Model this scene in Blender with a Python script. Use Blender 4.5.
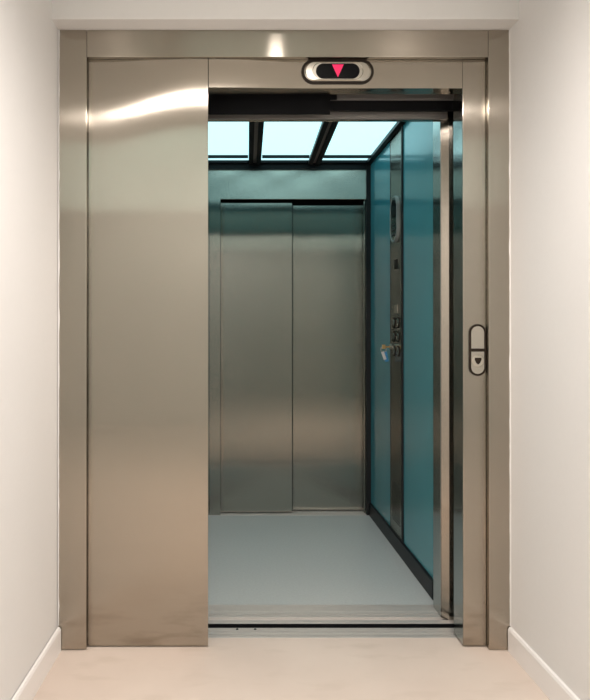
import bpy, bmesh, math, random
from mathutils import Vector, Matrix, noise
random.seed(4)
for o in list(bpy.data.objects): bpy.data.objects.remove(o)
S = bpy.context.scene
COL = S.collection
R = math.radians
# ------------------------------------------------------------------ camera
CH = 1.155
F = 603.0
cam = bpy.data.objects.new('camera', bpy.data.cameras.new('camera')); COL.objects.link(cam)
cam.location = (0, 0, CH); cam.rotation_euler = (R(90.17), R(0.0), 0)
cam.data.sensor_fit = 'HORIZONTAL'; cam.data.sensor_width = 36.0
cam.data.lens = 36.0 * F / 590.0
cam.data.shift_x = (295 - 232) / 590.0
cam.data.shift_y = -(350 - 330.2) / 590.0
cam.data.clip_start = 0.02
S.camera = cam
# ------------------------------------------------------------------ world, lights, exposure
w = bpy.data.worlds.new('world'); S.world = w; w.use_nodes = True
w.node_tree.nodes['Background'].inputs[0].default_value = (0.5, 0.5, 0.48, 1)
w.node_tree.nodes['Background'].inputs[1].default_value = 0.05
def light(name, kind, loc, rot, energy, color, **kw):
    d = bpy.data.lights.new(name, kind); d.energy = energy; d.color = color
    for k, v in kw.items(): setattr(d, k, v)
    o = bpy.data.objects.new(name, d); COL.objects.link(o)
    o.location = loc; o.rotation_euler = rot
    return o
# ceiling downlight just inside the lobby
light('downlight_lamp', 'SPOT', (0.27, 0.55, 2.585), (0, 0, 0), 218, (1.0, 0.925, 0.87),
      spot_size=R(160), spot_blend=0.58, shadow_soft_size=0.04)
# cool fill light added overhead, further back in the lobby
light('lobby_fill', 'AREA', (0.2, -1.5, 2.59), (0, 0, 0), 13, (0.72, 1.0, 0.94),
      shape='RECTANGLE', size=1.2, size_y=2.6)
S.view_settings.view_transform = 'Standard'; S.view_settings.look = 'None'
S.view_settings.exposure = 0.08; S.view_settings.gamma = 1.0; S.view_settings.use_curve_mapping = False

# ------------------------------------------------------------------ materials
def base_mat(name):
    m = bpy.data.materials.new(name); m.use_nodes = True
    return m, m.node_tree.nodes, m.node_tree.links, m.node_tree.nodes['Principled BSDF']
def mat(name, col, rough=0.5, metal=0.0, emit=0, emit_col=None, nscale=0, namp=0.0, bump=0, spec=0.5, stretch=(1, 1, 1), coat=0):
    m, N, L, b = base_mat(name)
    b.inputs['Base Color'].default_value = (*col, 1)
    b.inputs['Roughness'].default_value = rough; b.inputs['Metallic'].default_value = metal
    b.inputs['Specular IOR Level'].default_value = spec
    b.inputs['Coat Weight'].default_value = coat
    if emit:
        b.inputs['Emission Color'].default_value = (*(emit_col or col), 1); b.inputs['Emission Strength'].default_value = emit
    if nscale:
        tc = N.new('ShaderNodeTexCoord'); mp = N.new('ShaderNodeMapping'); mp.inputs['Scale'].default_value = stretch
        L.new(tc.outputs['Object'], mp.inputs[0])
        t = N.new('ShaderNodeTexNoise'); t.inputs['Scale'].default_value = nscale; t.inputs['Detail'].default_value = 5
        L.new(mp.outputs[0], t.inputs['Vector'])
        mx = N.new('ShaderNodeMixRGB'); mx.blend_type = 'MIX'
        mx.inputs[1].default_value = (*[c * (1 - namp) for c in col], 1); mx.inputs[2].default_value = (*[min(1, c * (1 + namp)) for c in col], 1)
        L.new(t.outputs['Fac'], mx.inputs[0]); L.new(mx.outputs[0], b.inputs['Base Color'])
        if bump:
            bp = N.new('ShaderNodeBump'); bp.inputs['Strength'].default_value = bump; bp.inputs['Distance'].default_value = 0.004
            L.new(t.outputs['Fac'], bp.inputs['Height']); L.new(bp.outputs[0], b.inputs['Normal'])
    return m
def steel(name, col=(0.41, 0.37, 0.315), rough=0.135, aniso=1.0, vertical=True, dirt=0.0, brush=0.55):
    """brushed stainless steel; vertical = the brushing runs up and down"""
    m, N, L, b = base_mat(name)
    b.inputs['Metallic'].default_value = 1.0
    b.inputs['Roughness'].default_value = rough
    b.inputs['Anisotropic'].default_value = aniso
    b.inputs['Anisotropic Rotation'].default_value = 0.25 if not vertical else 0.0
    tg = N.new('ShaderNodeTangent'); tg.direction_type = 'RADIAL'; tg.axis = 'Z'
    L.new(tg.outputs[0], b.inputs['Tangent'])
    tc = N.new('ShaderNodeTexCoord'); mp = N.new('ShaderNodeMapping')
    mp.inputs['Scale'].default_value = (260, 260, 3) if vertical else (3, 3, 260)
    L.new(tc.outputs['Object'], mp.inputs[0])
    t = N.new('ShaderNodeTexNoise'); t.inputs['Scale'].default_value = 1.0; t.inputs['Detail'].default_value = 3
    L.new(mp.outputs[0], t.inputs['Vector'])
    mr = N.new('ShaderNodeMapRange'); mr.inputs['To Min'].default_value = rough - 0.004; mr.inputs['To Max'].default_value = rough + 0.004
    L.new(t.outputs['Fac'], mr.inputs[0]); L.new(mr.outputs[0], b.inputs['Roughness'])
    t2 = N.new('ShaderNodeTexNoise'); t2.inputs['Scale'].default_value = 2.2; t2.inputs['Detail'].default_value = 3
    L.new(tc.outputs['Object'], t2.inputs['Vector'])
    mx = N.new('ShaderNodeMixRGB'); mx.inputs[1].default_value = (*[c * 0.93 for c in col], 1); mx.inputs[2].default_value = (*[min(1, c * 1.05) for c in col], 1)
    L.new(t2.outputs['Fac'], mx.inputs[0]); last = mx
    if dirt:   # scuffs and mop marks near the floor
        sx = N.new('ShaderNodeSeparateXYZ'); L.new(tc.outputs['Object'], sx.inputs[0])
        r1 = N.new('ShaderNodeMapRange'); r1.inputs['From Min'].default_value = 0.24; r1.inputs['From Max'].default_value = 0.02
        L.new(sx.outputs['Z'], r1.inputs[0])
        mp3 = N.new('ShaderNodeMapping'); mp3.inputs['Scale'].default_value = (5, 5, 22); L.new(tc.outputs['Object'], mp3.inputs[0])
        t3 = N.new('ShaderNodeTexNoise'); t3.inputs['Scale'].default_value = 1.0; t3.inputs['Detail'].default_value = 6; L.new(mp3.outputs[0], t3.inputs['Vector'])
        r2 = N.new('ShaderNodeMapRange'); r2.inputs['From Min'].default_value = 0.52; r2.inputs['From Max'].default_value = 0.68; L.new(t3.outputs['Fac'], r2.inputs[0])
        mu = N.new('ShaderNodeMath'); mu.operation = 'MULTIPLY'; L.new(r1.outputs[0], mu.inputs[0]); L.new(r2.outputs[0], mu.inputs[1])
        mu2 = N.new('ShaderNodeMath'); mu2.operation = 'MULTIPLY'; mu2.inputs[1].default_value = dirt; L.new(mu.outputs[0], mu2.inputs[0])
        m2 = N.new('ShaderNodeMixRGB'); m2.inputs[2].default_value = (0.22, 0.17, 0.13, 1)
        L.new(mu2.outputs[0], m2.inputs[0]); L.new(mx.outputs[0], m2.inputs[1]); last = m2
    L.new(last.outputs[0], b.inputs['Base Color'])
    # the fine brushing itself: hairline grooves that tilt the surface across the grain
    geo = N.new('ShaderNodeNewGeometry')
    mpb = N.new('ShaderNodeMapping'); mpb.inputs['Scale'].default_value = (9000, 9000, 900) if vertical else (900, 900, 9000)
    L.new(tc.outputs['Object'], mpb.inputs[0])
    tb = N.new('ShaderNodeTexWhiteNoise'); tb.noise_dimensions = '3D'
    L.new(mpb.outputs[0], tb.inputs['Vector'])
    sb = N.new('ShaderNodeMath'); sb.operation = 'SUBTRACT'; sb.inputs[1].default_value = 0.5; L.new(tb.outputs['Value'], sb.inputs[0])
    ml = N.new('ShaderNodeMath'); ml.operation = 'MULTIPLY'; ml.inputs[1].default_value = brush; L.new(sb.outputs[0], ml.inputs[0])
    cr = N.new('ShaderNodeVectorMath'); cr.operation = 'CROSS_PRODUCT'; cr.inputs[1].default_value = (0, 0, 1); L.new(geo.outputs['Normal'], cr.inputs[0])
    sc = N.new('ShaderNodeVectorMath'); sc.operation = 'SCALE'; L.new(ml.outputs[0], sc.inputs['Scale'])
    if vertical: L.new(cr.outputs[0], sc.inputs[0])
    else: sc.inputs[0].default_value = (0, 0, 1)
    ad = N.new('ShaderNodeVectorMath'); ad.operation = 'ADD'; L.new(geo.outputs['Normal'], ad.inputs[0]); L.new(sc.outputs[0], ad.inputs[1])
    no = N.new('ShaderNodeVectorMath'); no.operation = 'NORMALIZE'; L.new(ad.outputs[0], no.inputs[0]); L.new(no.outputs[0], b.inputs['Normal'])
    return m

M = {}
M['wall'] = mat('painted_plaster', (0.76, 0.745, 0.73), 0.75, nscale=60, namp=0.012, bump=0.05, spec=0.25)
M['farwall'] = mat('grey_green_paint', (0.36, 0.41, 0.37), 0.7)
M['base'] = mat('white_skirting_paint', (0.86, 0.83, 0.81), 0.35)
M['ceil'] = mat('ceiling_paint', (0.72, 0.71, 0.68), 0.8)
M['steel_v'] = steel('brushed_steel_upright', vertical=True, dirt=0.55)
M['steel_h'] = steel('brushed_steel_lintel', vertical=False)
M['steel_in'] = steel('brushed_steel_car', col=(0.36, 0.35, 0.31), rough=0.14, aniso=1.0)
M['steel_mirror'] = steel('polished_steel_reveal', col=(0.42, 0.43, 0.41), rough=0.14, aniso=0.6, brush=0.1)
M['steel_sill'] = mat('aluminium_sill', (0.60, 0.56, 0.53), 0.40, 0.45)
M['chrome'] = mat('satin_metal', (0.50, 0.47, 0.41), 0.25, 1.0)
M['galv'] = mat('dull_galvanised_steel', (0.30, 0.28, 0.26), 0.45, 0.6)
M['black'] = mat('black_rubber', (0.010, 0.010, 0.011), 0.55, spec=0.3)
M['blackmetal'] = mat('black_painted_metal', (0.006, 0.006, 0.007), 0.6, spec=0.15)
M['trimdark'] = mat('dark_anodised_trim', (0.012, 0.014, 0.016), 0.4, spec=0.15)
M['barbrown'] = mat('dark_bronze_bar', (0.09, 0.075, 0.07), 0.4)
M['bronze'] = mat('dark_bezel', (0.018, 0.012, 0.008), 0.5, spec=0.15)
M['shaft'] = mat('shaft_concrete', (0.05, 0.05, 0.05), 0.9)
M['teal'] = mat('teal_laminate', (0.065, 0.29, 0.34), 0.22, nscale=6, namp=0.05, coat=0.2)
M['display'] = mat('smoked_display_glass', (0.004, 0.004, 0.005), 0.25, spec=0.1)
M['rim'] = mat('pale_plastic_rim', (0.24, 0.25, 0.24), 0.35)
M['red'] = mat('red_led', (0.02, 0.0, 0.0), 0.4, emit=1.0, emit_col=(0.9, 0.004, 0.10))
M['button'] = mat('worn_steel_button', (0.60, 0.56, 0.48), 0.3, 1.0)
M['bluetag'] = mat('blue_plastic_tag', (0.02, 0.18, 0.38), 0.35)
M['brass'] = mat('brass_key', (0.7, 0.5, 0.22), 0.3, 1.0)
M['paper'] = mat('white_tag', (0.45, 0.45, 0.43), 0.5)
M['carfloor'] = mat('grey_vinyl', (0.47, 0.49, 0.485), 0.30, nscale=90, namp=0.12)
# luminous diffuser: it gives off light
m, N, L, b = base_mat('light_diffuser')
b.inputs['Base Color'].default_value = (0.6, 0.75, 0.78, 1); b.inputs['Roughness'].default_value = 0.5
b.inputs['Emission Color'].default_value = (0.52, 0.92, 0.97, 1); b.inputs['Emission Strength'].default_value = 1.3
M['diffuser'] = m
# lobby floor, cream screed with worn marks
m, N, L, b = base_mat('cream_floor')
tc = N.new('ShaderNodeTexCoord')
t1 = N.new('ShaderNodeTexNoise'); t1.inputs['Scale'].default_value = 2.6; t1.inputs['Detail'].default_value = 6; L.new(tc.outputs['Object'], t1.inputs['Vector'])
c1 = N.new('ShaderNodeValToRGB'); c1.color_ramp.elements[0].position = 0.3; c1.color_ramp.elements[1].position = 0.7
c1.color_ramp.elements[0].color = (0.63, 0.525, 0.455, 1); c1.color_ramp.elements[1].color = (0.70, 0.595, 0.52, 1)
L.new(t1.outputs['Fac'], c1.inputs[0])
mp = N.new('ShaderNodeMapping'); mp.inputs['Scale'].default_value = (4, 11, 1); L.new(tc.outputs['Object'], mp.inputs[0])
t2 = N.new('ShaderNodeTexNoise'); t2.inputs['Scale'].default_value = 1.3; t2.inputs['Detail'].default_value = 7; L.new(mp.outputs[0], t2.inputs['Vector'])
r2 = N.new('ShaderNodeMapRange'); r2.inputs['From Min'].default_value = 0.55; r2.inputs['From Max'].default_value = 0.72; r2.inputs['To Max'].default_value = 0.25
L.new(t2.outputs['Fac'], r2.inputs[0])
mx = N.new('ShaderNodeMixRGB'); mx.inputs[2].default_value = (0.46, 0.37, 0.29, 1); L.new(r2.outputs[0], mx.inputs[0]); L.new(c1.outputs[0], mx.inputs[1])
L.new(mx.outputs[0], b.inputs['Base Color']); b.inputs['Roughness'].default_value = 0.5
M['floor'] = m

# ------------------------------------------------------------------ mesh helpers
def obj(name, bm, m, parent=None, smooth=False):
    me = bpy.data.meshes.new(name); bm.normal_update()
    if smooth:
        for e in bm.edges:
            if len(e.link_faces) == 2 and e.calc_face_angle(0) > 0.6: e.smooth = False
    bm.to_mesh(me); bm.free()
    for f in me.polygons: f.use_smooth = smooth
    me.materials.append(m)
    o = bpy.data.objects.new(name, me); COL.objects.link(o)
    if parent:
        o.parent = parent
        pl = parent
        off = Vector((0, 0, 0))
        while pl: off += pl.location; pl = pl.parent
        me.transform(Matrix.Translation(-off))
    return o
def thing(name, label, cat, loc, group=None):
    o = bpy.data.objects.new(name, None); COL.objects.link(o); o.location = loc
    o.empty_display_size = 0.1
    o['label'] = label; o['category'] = cat
    if group: o['group'] = group
    return o
def tag(o, label, cat, group=None):
    o['label'] = label; o['category'] = cat
    if group: o['group'] = group
    return o
def struct(o): o['kind'] = 'structure'; return o
def bx(bm, x0, x1, y0, y1, z0, z1, bev=0.0):
    r = bmesh.ops.create_cube(bm, size=1.0)
    bmesh.ops.scale(bm, verts=r['verts'], vec=(x1 - x0, y1 - y0, z1 - z0))
    bmesh.ops.translate(bm, verts=r['verts'], vec=((x0 + x1) / 2, (y0 + y1) / 2, (z0 + z1) / 2))
    if bev:
        es = list({e for v in r['verts'] for e in v.link_edges})
        bmesh.ops.bevel(bm, geom=es, offset=bev, segments=2, affect='EDGES', profile=0.5)
    return bm
def box(x0, x1, y0, y1, z0, z1, bev=0.0): return bx(bmesh.new(), x0, x1, y0, y1, z0, z1, bev)
def stadium(w, h, n=20, cx=0, cy=0):
    """outline of a rounded bar, w wide and h tall, its ends half circles"""
    r = min(w, h) / 2; P = []
    if w >= h:
        for k in range(n + 1): a = -math.pi / 2 + math.pi * k / n; P.append((cx + w / 2 - r + r * math.cos(a), cy + r * math.sin(a)))
        for k in range(n + 1): a = math.pi / 2 + math.pi * k / n; P.append((cx - w / 2 + r + r * math.cos(a), cy + r * math.sin(a)))
    else:
        for k in range(n + 1): a = math.pi * k / n; P.append((cx + r * math.cos(a), cy + h / 2 - r + r * math.sin(a)))
        for k in range(n + 1): a = math.pi + math.pi * k / n; P.append((cx + r * math.cos(a), cy - h / 2 + r + r * math.sin(a)))
    return P
# frames: front(u,v,d) lies on a wall that faces the lobby; side(u,v,d) on the car's right wall
def front(cx, cz, y): return lambda u, v, d: Vector((cx + u, y - d, cz + v))
def side(cy, cz, x): return lambda u, v, d: Vector((x - d, cy + u, cz + v))
def loft(bm, fr, loops, cap0=True, cap1=True):
    """loops: list of (outline, depth)"""
    rows = [[bm.verts.new(fr(u, v, d)) for u, v in P] for P, d in loops]
    n = len(rows[0])
    for a, b_ in zip(rows, rows[1:]):
        for i in range(n): bm.faces.new((a[i], a[(i + 1) % n], b_[(i + 1) % n], b_[i]))
    if cap0: bm.faces.new(list(reversed(rows[0])))
    if cap1: bm.faces.new(rows[-1])
    bmesh.ops.recalc_face_normals(bm, faces=bm.faces[:])
    return bm
def plate(fr, w, h, d0, d1, bev=0.002, cx=0, cy=0):
    return loft(bmesh.new(), fr, [(stadium(w, h, cx=cx, cy=cy), d0), (stadium(w, h, cx=cx, cy=cy), d1 - bev), (stadium(w - 2 * bev, h - 2 * bev, cx=cx, cy=cy), d1)])
def ring(fr, w, h, t, d0, d1, cx=0, cy=0):
    bm = bmesh.new()
    s = lambda k: stadium(w - 2 * k, h - 2 * k, cx=cx, cy=cy)
    L_ = [(s(0), d0), (s(0), d1 - 0.001), (s(0.001), d1), (s(t - 0.001), d1), (s(t), d1 - 0.001), (s(t), d0)]
    return loft(bm, fr, L_, False, False)
def disc(fr, r, d0, d1, cx=0, cy=0, n=24, bev=0.0015):
    c = lambda q: [(cx + q * math.cos(2 * math.pi * k / n), cy + q * math.sin(2 * math.pi * k / n)) for k in range(n)]
    return loft(bmesh.new(), fr, [(c(r), d0), (c(r), d1 - bev), (c(r - bev), d1)])
def torus(bm, centre, major, minor, rot, n=24, k=8):
    vs = []
    for i in range(n):
        a = 2 * math.pi * i / n; row = []
        for j in range(k):
            b_ = 2 * math.pi * j / k
            p = Vector(((major + minor * math.cos(b_)) * math.cos(a), (major + minor * math.cos(b_)) * math.sin(a), minor * math.sin(b_)))
            row.append(bm.verts.new(rot @ p + Vector(centre)))
        vs.append(row)
    for i in range(n):
        for j in range(k):
            bm.faces.new((vs[i][j], vs[(i + 1) % n][j], vs[(i + 1) % n][(j + 1) % k], vs[i][(j + 1) % k]))
    return bm
def poly_prism(fr, pts, d0, d1): return loft(bmesh.new(), fr, [(pts, d0), (pts, d1)])

# ------------------------------------------------------------------ dimensions
FX0, FX1 = -0.630, 1.010        # outer edges of the door surround
FT = 2.254                      # its top
YF = 2.19                       # face of the architrave
YP = 2.212                      # face of the panels inside it
OX0, OX1 = -0.088, 0.8474        # clear opening
ZT = 2.050                      # underside of the transom
CX0, CX1 = -0.200, 0.875        # car inside
YC0, YC1 = 2.42, 3.93           # car depth
ZC = 2.220                      # car ceiling
HALL = 2.60
# ------------------------------------------------------------------ the setting
struct(obj('floor', box(-1.3, 1.3, -3.0, 2.2798, -0.1, 0.0), M['floor']))
struct(obj('ceiling', box(-1.3, 1.3, -3.0, 2.3, HALL, HALL + 0.1), M['ceil']))
bm = bmesh.new()     # left wall, a touch out of square
def wedge(bm, pts, z0, z1):
    a = [bm.verts.new((x, y, z0)) for x, y in pts]; b_ = [bm.verts.new((x, y, z1)) for x, y in pts]; n = len(pts)
    for i in range(n): bm.faces.new((a[i], a[(i + 1) % n], b_[(i + 1) % n], b_[i]))
    bm.faces.new(list(reversed(a))); bm.faces.new(b_)
    bmesh.ops.recalc_face_normals(bm, faces=bm.faces[:]); return bm
LS = 0.024
struct(obj('wall_left', wedge(bm, [(FX0, 2.30), (FX0 - 0.15, 2.30), (FX0 - 0.15 - LS * 5.3, -3.0), (FX0 - LS * 5.3, -3.0)], 0, HALL), M['wall']))
struct(obj('wall_right', box(FX1, FX1 + 0.15, -3.0, 2.30, 0, HALL), M['wall']))
struct(obj('wall_back', box(-1.0, FX1 + 0.15, -3.1, -3.0, 0, HALL), M['farwall']))
struct(obj('wall_header', box(FX0 - 0.03, FX1 + 0.01, 2.117, 2.30, FT + 0.001, HALL, 0.002), M['wall']))
# skirting boards with an eased top edge
def skirting(pts, name):
    """pts: (wall x, y) at both ends; s: direction into the lobby"""
    (xa, ya), (xb, yb), s = pts
    prof = [(0, 0), (0.011, 0), (0.011, 0.078), (0.007, 0.086), (0, 0.088)]
    bm = bmesh.new()
    A = [bm.verts.new((xa + s * u, ya, v)) for u, v in prof]; B = [bm.verts.new((xb + s * u, yb, v)) for u, v in prof]
    n = len(prof)
    for i in range(n): bm.faces.new((A[i], A[(i + 1) % n], B[(i + 1) % n], B[i]))
    bm.faces.new(A); bm.faces.new(list(reversed(B)))
    bmesh.ops.recalc_face_normals(bm, faces=bm.faces[:])
    return struct(obj(name, bm, M['base']))
skirting(((FX0, YF - 0.004), (FX0 - LS * 5.19, -3.0), 1), 'baseboard_left')
skirting(((FX1, YF - 0.004), (FX1, -3.0), -1), 'baseboard_right')
# lift shaft round the car
bm = bmesh.new()
bx(bm, -1.1, -0.95, 2.3, 4.3, -0.3, 2.7); bx(bm, 1.154, 1.3, 2.3, 4.3, -0.3, 2.7)
bx(bm, -0.95, 1.154, 4.15, 4.3, -0.3, 2.7); bx(bm, -1.1, 1.3, 2.3, 4.3, 2.7, 2.8); bx(bm, -1.1, 1.3, 2.42, 4.3, -0.4, -0.3)
struct(obj('wall_shaft', bm, M['shaft']))
# plaster bead, uneven, where the surround meets the walls
def bead(name, x, s, seed):
    bm = bmesh.new(); n = 120; rows = []
    for i in range(n + 1):
        z = 0.09 + (FT - 0.09) * i / n
        wv = 0.0015 + 0.0028 * max(0, noise.noise(Vector((seed, z * 14, 0)))) + 0.0015 * max(0, noise.noise(Vector((seed, z * 40, 3))))
        rows.append([bm.verts.new((x, YF - 0.006, z)), bm.verts.new((x + s * wv, YF - 0.0025, z)), bm.verts.new((x + s * (wv + 0.001), YF + 0.001, z))])
    for a, b_ in zip(rows, rows[1:]):
        for j in range(2): bm.faces.new((a[j], a[j + 1], b_[j + 1], b_[j]))
    bmesh.ops.recalc_face_normals(bm, faces=bm.faces[:])
    return struct(obj(name, bm, M['wall']))
bead('trim_1', FX0, 1, 1.3); bead('trim_2', FX1, -1, 5.1)

# ------------------------------------------------------------------ door surround on the landing
sur = thing('elevator_door_surround', 'brushed steel lift door surround filling the recess between the two white walls', 'door frame', (0.2, 2.25, 0))
obj('jamb', box(FX0, -0.5285, YF, 2.30, 0.0035, FT, 0.0015), M['steel_v'], sur)['label'] = 'left outer upright of brushed steel with scuffed foot'
obj('jamb', box(0.9325, FX1, YF, 2.30, 0.002, FT, 0.0015), M['steel_v'], sur)['label'] = 'right outer upright of brushed steel'
obj('lintel', box(-0.5275, 0.9315, YF, 2.30, 2.155, FT, 0.0015), M['steel_h'], sur)
# pocket panel, slightly bowed sheet
def sheet(x0, x1, z0, z1, y, thick, f, nx=36, nz=150):
    bm = bmesh.new(); G = []
    for j in range(nz + 1):
        z = z0 + (z1 - z0) * j / nz
        G.append([bm.verts.new((x0 + (x1 - x0) * i / nx, y + f(x0 + (x1 - x0) * i / nx, z), z)) for i in range(nx + 1)])
    for j in range(nz):
        for i in range(nx): bm.faces.new((G[j][i], G[j][i + 1], G[j + 1][i + 1], G[j + 1][i]))
    ed = [v for v in G[0]] + [G[j][nx] for j in range(1, nz + 1)] + [G[nz][i] for i in range(nx - 1, -1, -1)] + [G[j][0] for j in range(nz - 1, 0, -1)]
    bk = [bm.verts.new((v.co.x, y + thick, v.co.z)) for v in ed]; n = len(ed)
    for i in range(n): bm.faces.new((ed[i], bk[i], bk[(i + 1) % n], ed[(i + 1) % n]))
    bm.faces.new(bk)
    bmesh.ops.recalc_face_normals(bm, faces=bm.faces[:])
    return bm
def smooth01(t): t = max(0, min(1, t)); return t * t * (3 - 2 * t)
def lean(z):                      # the sheet leans out towards its top
    t = (z - 1.62) / 0.15
    return 0.0 if t <= 0 else (z - 1.695 if t >= 1 else 0.15 * (t ** 3 - t ** 4 / 2))
def bow(x, z): return -0.026 * smooth01((x + 0.53) / 0.40) * lean(z) + 0.0008 * math.sin((x + 0.5) * 5) * math.sin(z * 2.3)
obj('pocket_panel', sheet(-0.5265, OX0, 0.006, 2.154, YP, 0.026, bow), M['steel_v'], sur, smooth=True)['label'] = 'wide bowed steel panel covering the open door'
obj('transom_panel', sheet(OX0 + 0.0025, OX1 - 0.0015, ZT, 2.154, YP, 0.055, lambda x, z: -0.026 * lean(z) * (1 - smooth01((x + 0.05) / 0.32)), 30, 8), M['steel_v'], sur, smooth=True)
obj('strike_panel', box(OX1, 0.9315, YP, 2.30, 0.006, 2.154, 0.0015), M['steel_v'], sur)['label'] = 'narrow steel upright carrying the call button'
obj('reveal', box(OX1 - 0.0006, OX1 + 0.02, YP + 0.003, 2.305, 0.008, 2.049), M['steel_mirror'], sur)['label'] = 'polished inner return of the right upright'
# ------------------------------------------------------------------ landing sill
sill = thing('landing_sill', 'grooved metal door sill set between lobby floor and lift', 'sill', (0.37, 2.32, 0))
bm = bmesh.new()
bx(bm, -0.60, 1.0, 2.280, 2.305, -0.03, 0.001, 0.001); bx(bm, -0.60, 1.0, 2.311, 2.328, -0.03, 0.001, 0.001); bx(bm, -0.60, 1.0, 2.334, 2.356, -0.03, 0.001, 0.001)
bx(bm, -0.60, 1.0, 2.280, 2.356, -0.035, -0.008)
obj('sill_plate', bm, M['steel_sill'], sill)
obj('screw', disc(lambda u, v, d: Vector((0.02 + u, 2.345 + v, 0.001 + d)), 0.006, -0.001, 0.0012), M['blackmetal'], sill)
obj('screw', disc(lambda u, v, d: Vector((0.09 + u, 2.345 + v, 0.001 + d)), 0.006, -0.001, 0.0012), M['blackmetal'], sill)
# ------------------------------------------------------------------ landing door, slid open behind the pocket panel
ld = thing('landing_door', 'landing door slid open into its pocket, hung on a black plate above the opening', 'door', (-0.32, 2.32, 0.0))
obj('door_panel', box(-0.60, OX0 - 0.004, 2.309, 2.327, 0.008, 2.08, 0.001), M['steel_in'], ld)
obj('door_panel', box(-0.60, OX0 - 0.008, 2.332, 2.350, 0.008, 2.08, 0.001), M['steel_in'], ld)
bm = bmesh.new()
bx(bm, -0.55, 0.410, 2.352, 2.358, 2.063, 2.25); bx(bm, -0.55, 0.383, 2.352, 2.358, 2.006, 2.0629)
obj('hanger_plate', bm, M['blackmetal'], ld)
tr = thing('door_track', 'steel door track across the dark gap over the opening', 'track', (0.37, 2.37, 2.08))
obj('upper_rail', box(-0.60, 1.0, 2.362, 2.376, 2.067, 2.093, 0.001), M['galv'], tr)
obj('back_plate', box(-0.60, 1.0, 2.378, 2.392, 2.03, 2.40), M['blackmetal'], tr)

# ------------------------------------------------------------------ the car
car = thing('elevator_car', 'open lift car with teal walls, grey floor and closed steel doors at its rear', 'elevator', (0.36, 3.15, 0))
obj('car_floor', box(CX0, CX1, 2.5555, 3.80, -0.03, 0.0), M['carfloor'], car)
obj('threshold_plate', box(CX0, CX1 , 2.492, 2.555, -0.03, 0.0015, 0.0007), M['steel_sill'], car)['label'] = 'worn metal strip between sill and vinyl floor'
bm = bmesh.new()
bx(bm, CX0 - 0.35, 0.905, 2.392, 2.420, -0.03, 0.001, 0.001); bx(bm, CX0 - 0.35, 0.905, 2.444, 2.462, -0.03, 0.001, 0.001); bx(bm, CX0 - 0.35, 0.905, 2.470, 2.491, -0.03, 0.001, 0.001)
bx(bm, CX0 - 0.35, 0.905, 2.392, 2.491, -0.035, -0.008)
obj('car_sill', bm, M['steel_sill'], car)
obj('sill_gap_shade', box(CX0 - 0.35, 0.905, 2.3865, 2.3915, -0.25, -0.0005), M['blackmetal'], car)  # black strip added as painted shade over the sill's front face
# right wall
obj('wall_panel', box(CX1, CX1 + 0.02, 3.335, 3.80, 0.08, ZC - 0.01, 0.001), M['teal'], car)['label'] = 'narrow teal wall panel at the rear'
obj('wall_panel', box(CX1, CX1 + 0.02, 2.600, 3.0755, 0.08, ZC - 0.01, 0.001), M['teal'], car)['label'] = 'wide teal wall panel near the door'
obj('wall_panel', box(CX0 - 0.02, CX0, 2.60, 3.80, 0.08, ZC - 0.01, 0.001), M['teal'], car)['label'] = 'teal wall panel on the left'
obj('joint_strip', box(CX1 - 0.006, CX1 + 0.02, 3.076, 3.098, 0.08, ZC - 0.01), M['black'], car)
obj('joint_strip', box(CX1 - 0.001, CX1 + 0.02, 3.323, 3.334, 0.08, ZC - 0.01), M['black'], car)
obj('skirting', box(0.863, CX1 + 0.02, 2.60, 3.80, 0.0005, 0.078, 0.001), M['trimdark'], car)
obj('skirting', box(CX0 - 0.02, CX0 + 0.012, 2.60, 3.80, 0.0005, 0.078, 0.001), M['trimdark'], car)
obj('corner_post', box(0.849, CX1 + 0.02, 3.801, 3.84, 0.0005, ZC - 0.002), M['black'], car)
obj('corner_post', box(CX0 - 0.02, CX0 + 0.004, 3.801, 3.84, 0.0005, ZC - 0.002), M['black'], car)
# front return and door jamb
obj('front_return', box(0.8435, 0.90, 2.4405, 2.530, 0.0025, ZC - 0.01, 0.001), M['steel_mirror'], car)
bm = wedge(bmesh.new(), [(0.846, 2.4385), (0.871, 2.42), (0.90, 2.42), (0.90, 2.4400), (0.846, 2.4400)], 0.002, 2.24)
obj('car_jamb', bm, M['steel_v'], car)
obj('door_seal', box(0.9005, 0.915, 2.422, 2.53, 0.002, 2.3), M['black'], car)
# car door header
obj('header_trim', box(-0.50, 0.866, 2.420, 2.432, 2.011, 2.050, 0.001), M['galv'], car)
obj('header_panel', box(-0.50, 0.866, 2.4325, 2.46, 2.013, 2.30, 0.001), M['steel_in'], car)
obj('header_gear', box(-0.50, 0.90, 2.400, 2.4315, 2.051, 2.40), M['blackmetal'], car)
obj('car_door_panel', box(-0.56, CX0 - 0.005, 2.444, 2.462, 0.006, 2.0, 0.001), M['steel_in'], car)
obj('front_return', box(-0.60, CX0, 2.494, 2.599, 0.0025, ZC - 0.01, 0.001), M['steel_in'], car)
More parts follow.
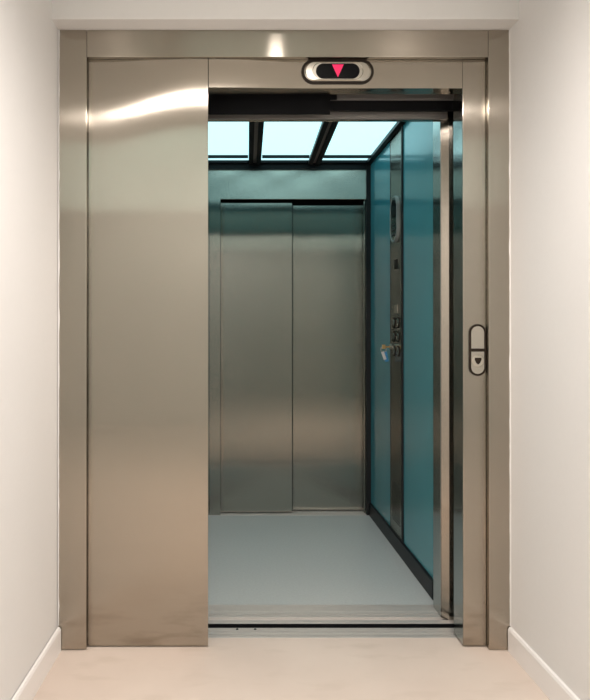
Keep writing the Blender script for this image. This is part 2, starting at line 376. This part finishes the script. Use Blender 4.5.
# rear: transom, post, two sliding panels
YR = 3.80
obj('rear_transom', box(CX0 + 0.005, 0.8485, YR + 0.01, YR + 0.03, 1.995, 2.185, 0.001), M['steel_in'], car)
obj('transom_trim', box(CX0 + 0.005, 0.8485, YR + 0.004, YR + 0.03, 2.1855, ZC - 0.001), M['trimdark'], car)
obj('rear_post', box(-0.143, -0.073, YR, YR + 0.045, 0.002, 1.9945, 0.0015), M['steel_in'], car)
dp = obj('rear_door_panel', box(-0.0725, 0.383, 3.848, 3.872, 0.008, 1.979, 0.0012), M['steel_in'], car); dp['label'] = 'left rear door leaf, standing forward'
obj('rear_door_panel', box(0.375, 0.862, 3.892, 3.916, 0.008, 1.972, 0.0012), M['steel_in'], car)['label'] = 'right rear door leaf, set back'
obj('rear_seal', box(0.3835, 0.3875, 3.850, 3.890, 0.008, 1.978), M['black'], car)
obj('rear_filler', box(CX0 + 0.0045, -0.1435, YR + 0.005, YR + 0.04, 0.002, 1.9945, 0.001), M['steel_in'], car)
obj('rear_stile', box(0.840, 0.8485, 3.842, 3.862, 0.004, 1.9945, 0.001), M['steel_in'], car)
obj('rear_sill', box(CX0, CX1, 3.8005, 3.94, -0.03, 0.001, 0.0005), M['steel_sill'], car)
obj('rear_backing', box(CX0, CX1 + 0.02, 3.945, 3.96, 0.0, 2.3), M['blackmetal'], car)
obj('roof', box(CX0 - 0.02, CX1 + 0.02, 2.461, 3.96, ZC + 0.07, ZC + 0.09), M['blackmetal'], car)

# ------------------------------------------------------------------ luminous ceiling
lc = thing('ceiling_light', 'glowing pale cyan ceiling of diffuser panels between dark bars in the lift', 'ceiling light', (0.36, 3.2, ZC))
def barx(xn, t): return xn + (t - 3.03) * 0.026     # the bars run a little askew
cuts = [(-0.150, None), (0.1236, 0.076), (0.5017, 0.078), (0.875, None)]
def skew(bm):
    for v in bm.verts: v.co.x += (v.co.y - 3.03) * 0.026
    return bm
obj('diffuser_panel', skew(box(-0.170, 0.085, 2.615, 3.665, ZC + 0.012, ZC + 0.018)), M['diffuser'], lc)
obj('diffuser_panel', skew(box(0.162, 0.462, 2.615, 3.665, ZC + 0.012, ZC + 0.018)), M['diffuser'], lc)
def quad_prism(pts, z0, z1): return wedge(bmesh.new(), pts, z0, z1)
obj('diffuser_panel', quad_prism([(0.532, 2.615), (0.845, 2.615), (0.845, 3.665), (0.558, 3.665)], ZC + 0.012, ZC + 0.018), M['diffuser'], lc)
obj('diffuser_strip', skew(box(-0.170, 0.085, 3.682, 3.775, ZC + 0.012, ZC + 0.018)), M['diffuser'], lc)
obj('diffuser_strip', skew(box(0.162, 0.462, 3.682, 3.775, ZC + 0.012, ZC + 0.018)), M['diffuser'], lc)
obj('diffuser_strip', quad_prism([(0.560, 3.682), (0.845, 3.682), (0.845, 3.775), (0.560, 3.775)], ZC + 0.012, ZC + 0.018), M['diffuser'], lc)
for xc in (0.1236, 0.4970):
    b_ = obj('bar', skew(box(xc - 0.0375, xc + 0.0375, 2.605, 3.798, ZC - 0.001, ZC + 0.03)), M['barbrown'], lc)
    for s in (-1, 1):
        obj('bar_lip', skew(box(xc + s * 0.024 - 0.0135, xc + s * 0.024 + 0.0135, 2.605, 3.798, ZC - 0.014, ZC - 0.0015)), M['blackmetal'], b_)
obj('edge_bar', box(0.846, 0.874, 2.605, 3.798, ZC - 0.006, ZC + 0.03), M['trimdark'], lc)
obj('edge_bar', box(-0.199, -0.171, 2.605, 3.798, ZC - 0.006, ZC + 0.03), M['trimdark'], lc)
for (a0, a1) in ((-0.170, 0.098), (0.184, 0.472), (0.558, 0.845)):
    obj('cross_rail', box(a0, a1, 3.666, 3.681, ZC - 0.004, ZC + 0.02), M['trimdark'], lc)
    obj('cross_rail', box(a0, a1, 3.776, 3.798, ZC - 0.002, ZC + 0.02), M['trimdark'], lc)

# ------------------------------------------------------------------ position indicator
fi = front(0.3875, 2.1105, YP)
pi_ = thing('floor_indicator', 'oval steel floor indicator with red down arrow on the transom', 'indicator', (0.3875, YP, 2.1105))
obj('bezel', ring(fi, 0.266, 0.0915, 0.0095, 0.0, 0.004), M['bronze'], pi_)
fc = obj('faceplate', loft(bmesh.new(), fi, [(stadium(0.246, 0.0715), 0), (stadium(0.246, 0.0715), 0.004), (stadium(0.232, 0.0655), 0.008), (stadium(0.186, 0.064), 0.009), (stadium(0.182, 0.060), 0.0065)]), M['chrome'], pi_)
dg = obj('display', plate(fi, 0.160, 0.056, 0.0, 0.0085, 0.001), M['display'], pi_)
tri = lambda w_, h_, r_=0: [(-w_ / 2, h_ / 2), (0, -h_ / 2), (w_ / 2, h_ / 2)]
ar = poly_prism(fi, tri(0.043, 0.047), 0.0086, 0.0092)
obj('down_arrow', ar, M['red'], dg)['label'] = 'lit red down arrow'
# ------------------------------------------------------------------ call button
fb = front(0.900, 1.089, YP)
cb = thing('call_button', 'tall oval call button plate with down arrow on the right upright', 'button', (0.900, YP, 1.089))
obj('bezel', ring(fb, 0.0625, 0.190, 0.0075, 0.0, 0.005), M['bronze'], cb)
obj('faceplate', plate(fb, 0.050, 0.1765, 0.0, 0.0035, 0.001), M['chrome'], cb)
obj('divider', box(0.900 - 0.026, 0.900 + 0.026, YP - 0.006, YP - 0.003, 1.083, 1.0945, 0.0008), M['bronze'], cb)
bt = obj('button_cap', disc(fb, 0.0215, 0.003, 0.0065, 0, -0.040, 32), M['button'], cb)
P = [(-0.0120, -0.028), (0.0120, -0.028), (0.0125, -0.036), (0.0065, -0.048), (0, -0.053), (-0.0065, -0.048), (-0.0125, -0.036)]
obj('arrow_mark', poly_prism(fb, P, 0.0066, 0.0072), M['bronze'], bt)['label'] = 'dark down arrow'

# ------------------------------------------------------------------ car operating panel
YO = 3.210; XO = CX1 - 0.001
cp = thing('control_panel', 'narrow full-height steel control panel between the teal wall panels', 'control panel', (XO, YO, 0.1))
obj('panel_plate', box(XO, XO + 0.02, 3.099, 3.322, 0.080, ZC - 0.012, 0.0008), M['steel_in'], cp)
fd = side(YO, CH + 0.60, XO)
hs = obj('display_housing', loft(bmesh.new(), fd, [(stadium(0.135, 0.245), 0), (stadium(0.135, 0.245), 0.008), (stadium(0.115, 0.225), 0.013)]), M['steel_in'], cp)
obj('rim', ring(fd, 0.137, 0.247, 0.010, 0.0, 0.016), M['rim'], hs)
obj('screen', plate(fd, 0.088, 0.100, 0.010, 0.0155, 0.001, 0, 0.055), M['display'], hs)
for k in range(3):
    zz = CH + 0.60 - 0.030 - k * 0.026
    obj('speaker_slot', box(XO - 0.0145, XO - 0.012, YO - 0.04, YO + 0.04, zz - 0.004, zz + 0.004, 0.001), M['trimdark'], hs)
obj('notice_plate', box(XO - 0.002, XO, YO - 0.03, YO + 0.03, CH + 0.335, CH + 0.385, 0.0005), M['bronze'], cp)
# small engraved plate
obj('key_plate', box(XO - 0.004, XO, YO - 0.035, YO + 0.035, CH + 0.10, CH + 0.145, 0.0008), M['chrome'], cp)
for j in range(3):
    for i in range(2):
        f = side(YO - 0.04 + i * 0.08, CH + 0.050 - j * 0.075, XO)
        r_ = obj('button_ring', disc(f, 0.030, 0, 0.004), M['bronze'], cp)
        obj('button_cap', disc(f, 0.020, 0.003, 0.006), M['steel_in'], r_)
sw = obj('key_switch', disc(side(YO + 0.05, CH - 0.045 - 0.035, XO), 0.016, 0, 0.022), M['chrome'], cp)
# perforated speaker grille near the floor
bm = bmesh.new()
for j in range(16):
    for i in range(8):
        c = (YO - 0.07 + i * 0.02 + (0.01 if j % 2 else 0), 0.145 + j * 0.0135)
        f = side(c[0], c[1], XO)
        vs = [bm.verts.new(f(0.0052 * math.cos(a * math.pi / 3), 0.0052 * math.sin(a * math.pi / 3), 0.0008)) for a in range(6)]
        bm.faces.new(vs)
gr = obj('vent_grille', bm, M['black'], cp)
# ------------------------------------------------------------------ keys left in the switch
YK = YO + 0.05; ZK = CH - 0.080
ky = thing('key_bunch', 'bunch of keys with blue and white tags hanging from the control panel', 'keys', (XO - 0.02, YK, ZK))
bm = box(XO - 0.045, XO - 0.0225, YK - 0.0015, YK + 0.0015, ZK - 0.004, ZK + 0.004)
bx(bm, XO - 0.063, XO - 0.045, YK - 0.0015, YK + 0.0015, ZK - 0.011, ZK + 0.011, 0.001)
obj('key', bm, M['brass'], ky)
obj('key_ring', torus(bmesh.new(), (XO - 0.055, YK, ZK - 0.014), 0.015, 0.0013, Matrix.Rotation(R(90), 3, 'X')), M['chrome'], ky, True)
bm = box(-0.010, 0.010, -0.002, 0.002, -0.055, 0, 0.001); bm.transform(Matrix.Translation((XO - 0.047, YK + 0.004, ZK - 0.026)) @ Matrix.Rotation(R(-12), 4, 'Y'))
obj('blue_tag', bm, M['bluetag'], ky)
bm = box(-0.008, 0.008, -0.001, 0.001, -0.045, 0, 0.0008); bm.transform(Matrix.Translation((XO - 0.062, YK - 0.004, ZK - 0.027)) @ Matrix.Rotation(R(-20), 4, 'Y'))
obj('white_tag', bm, M['paper'], ky)
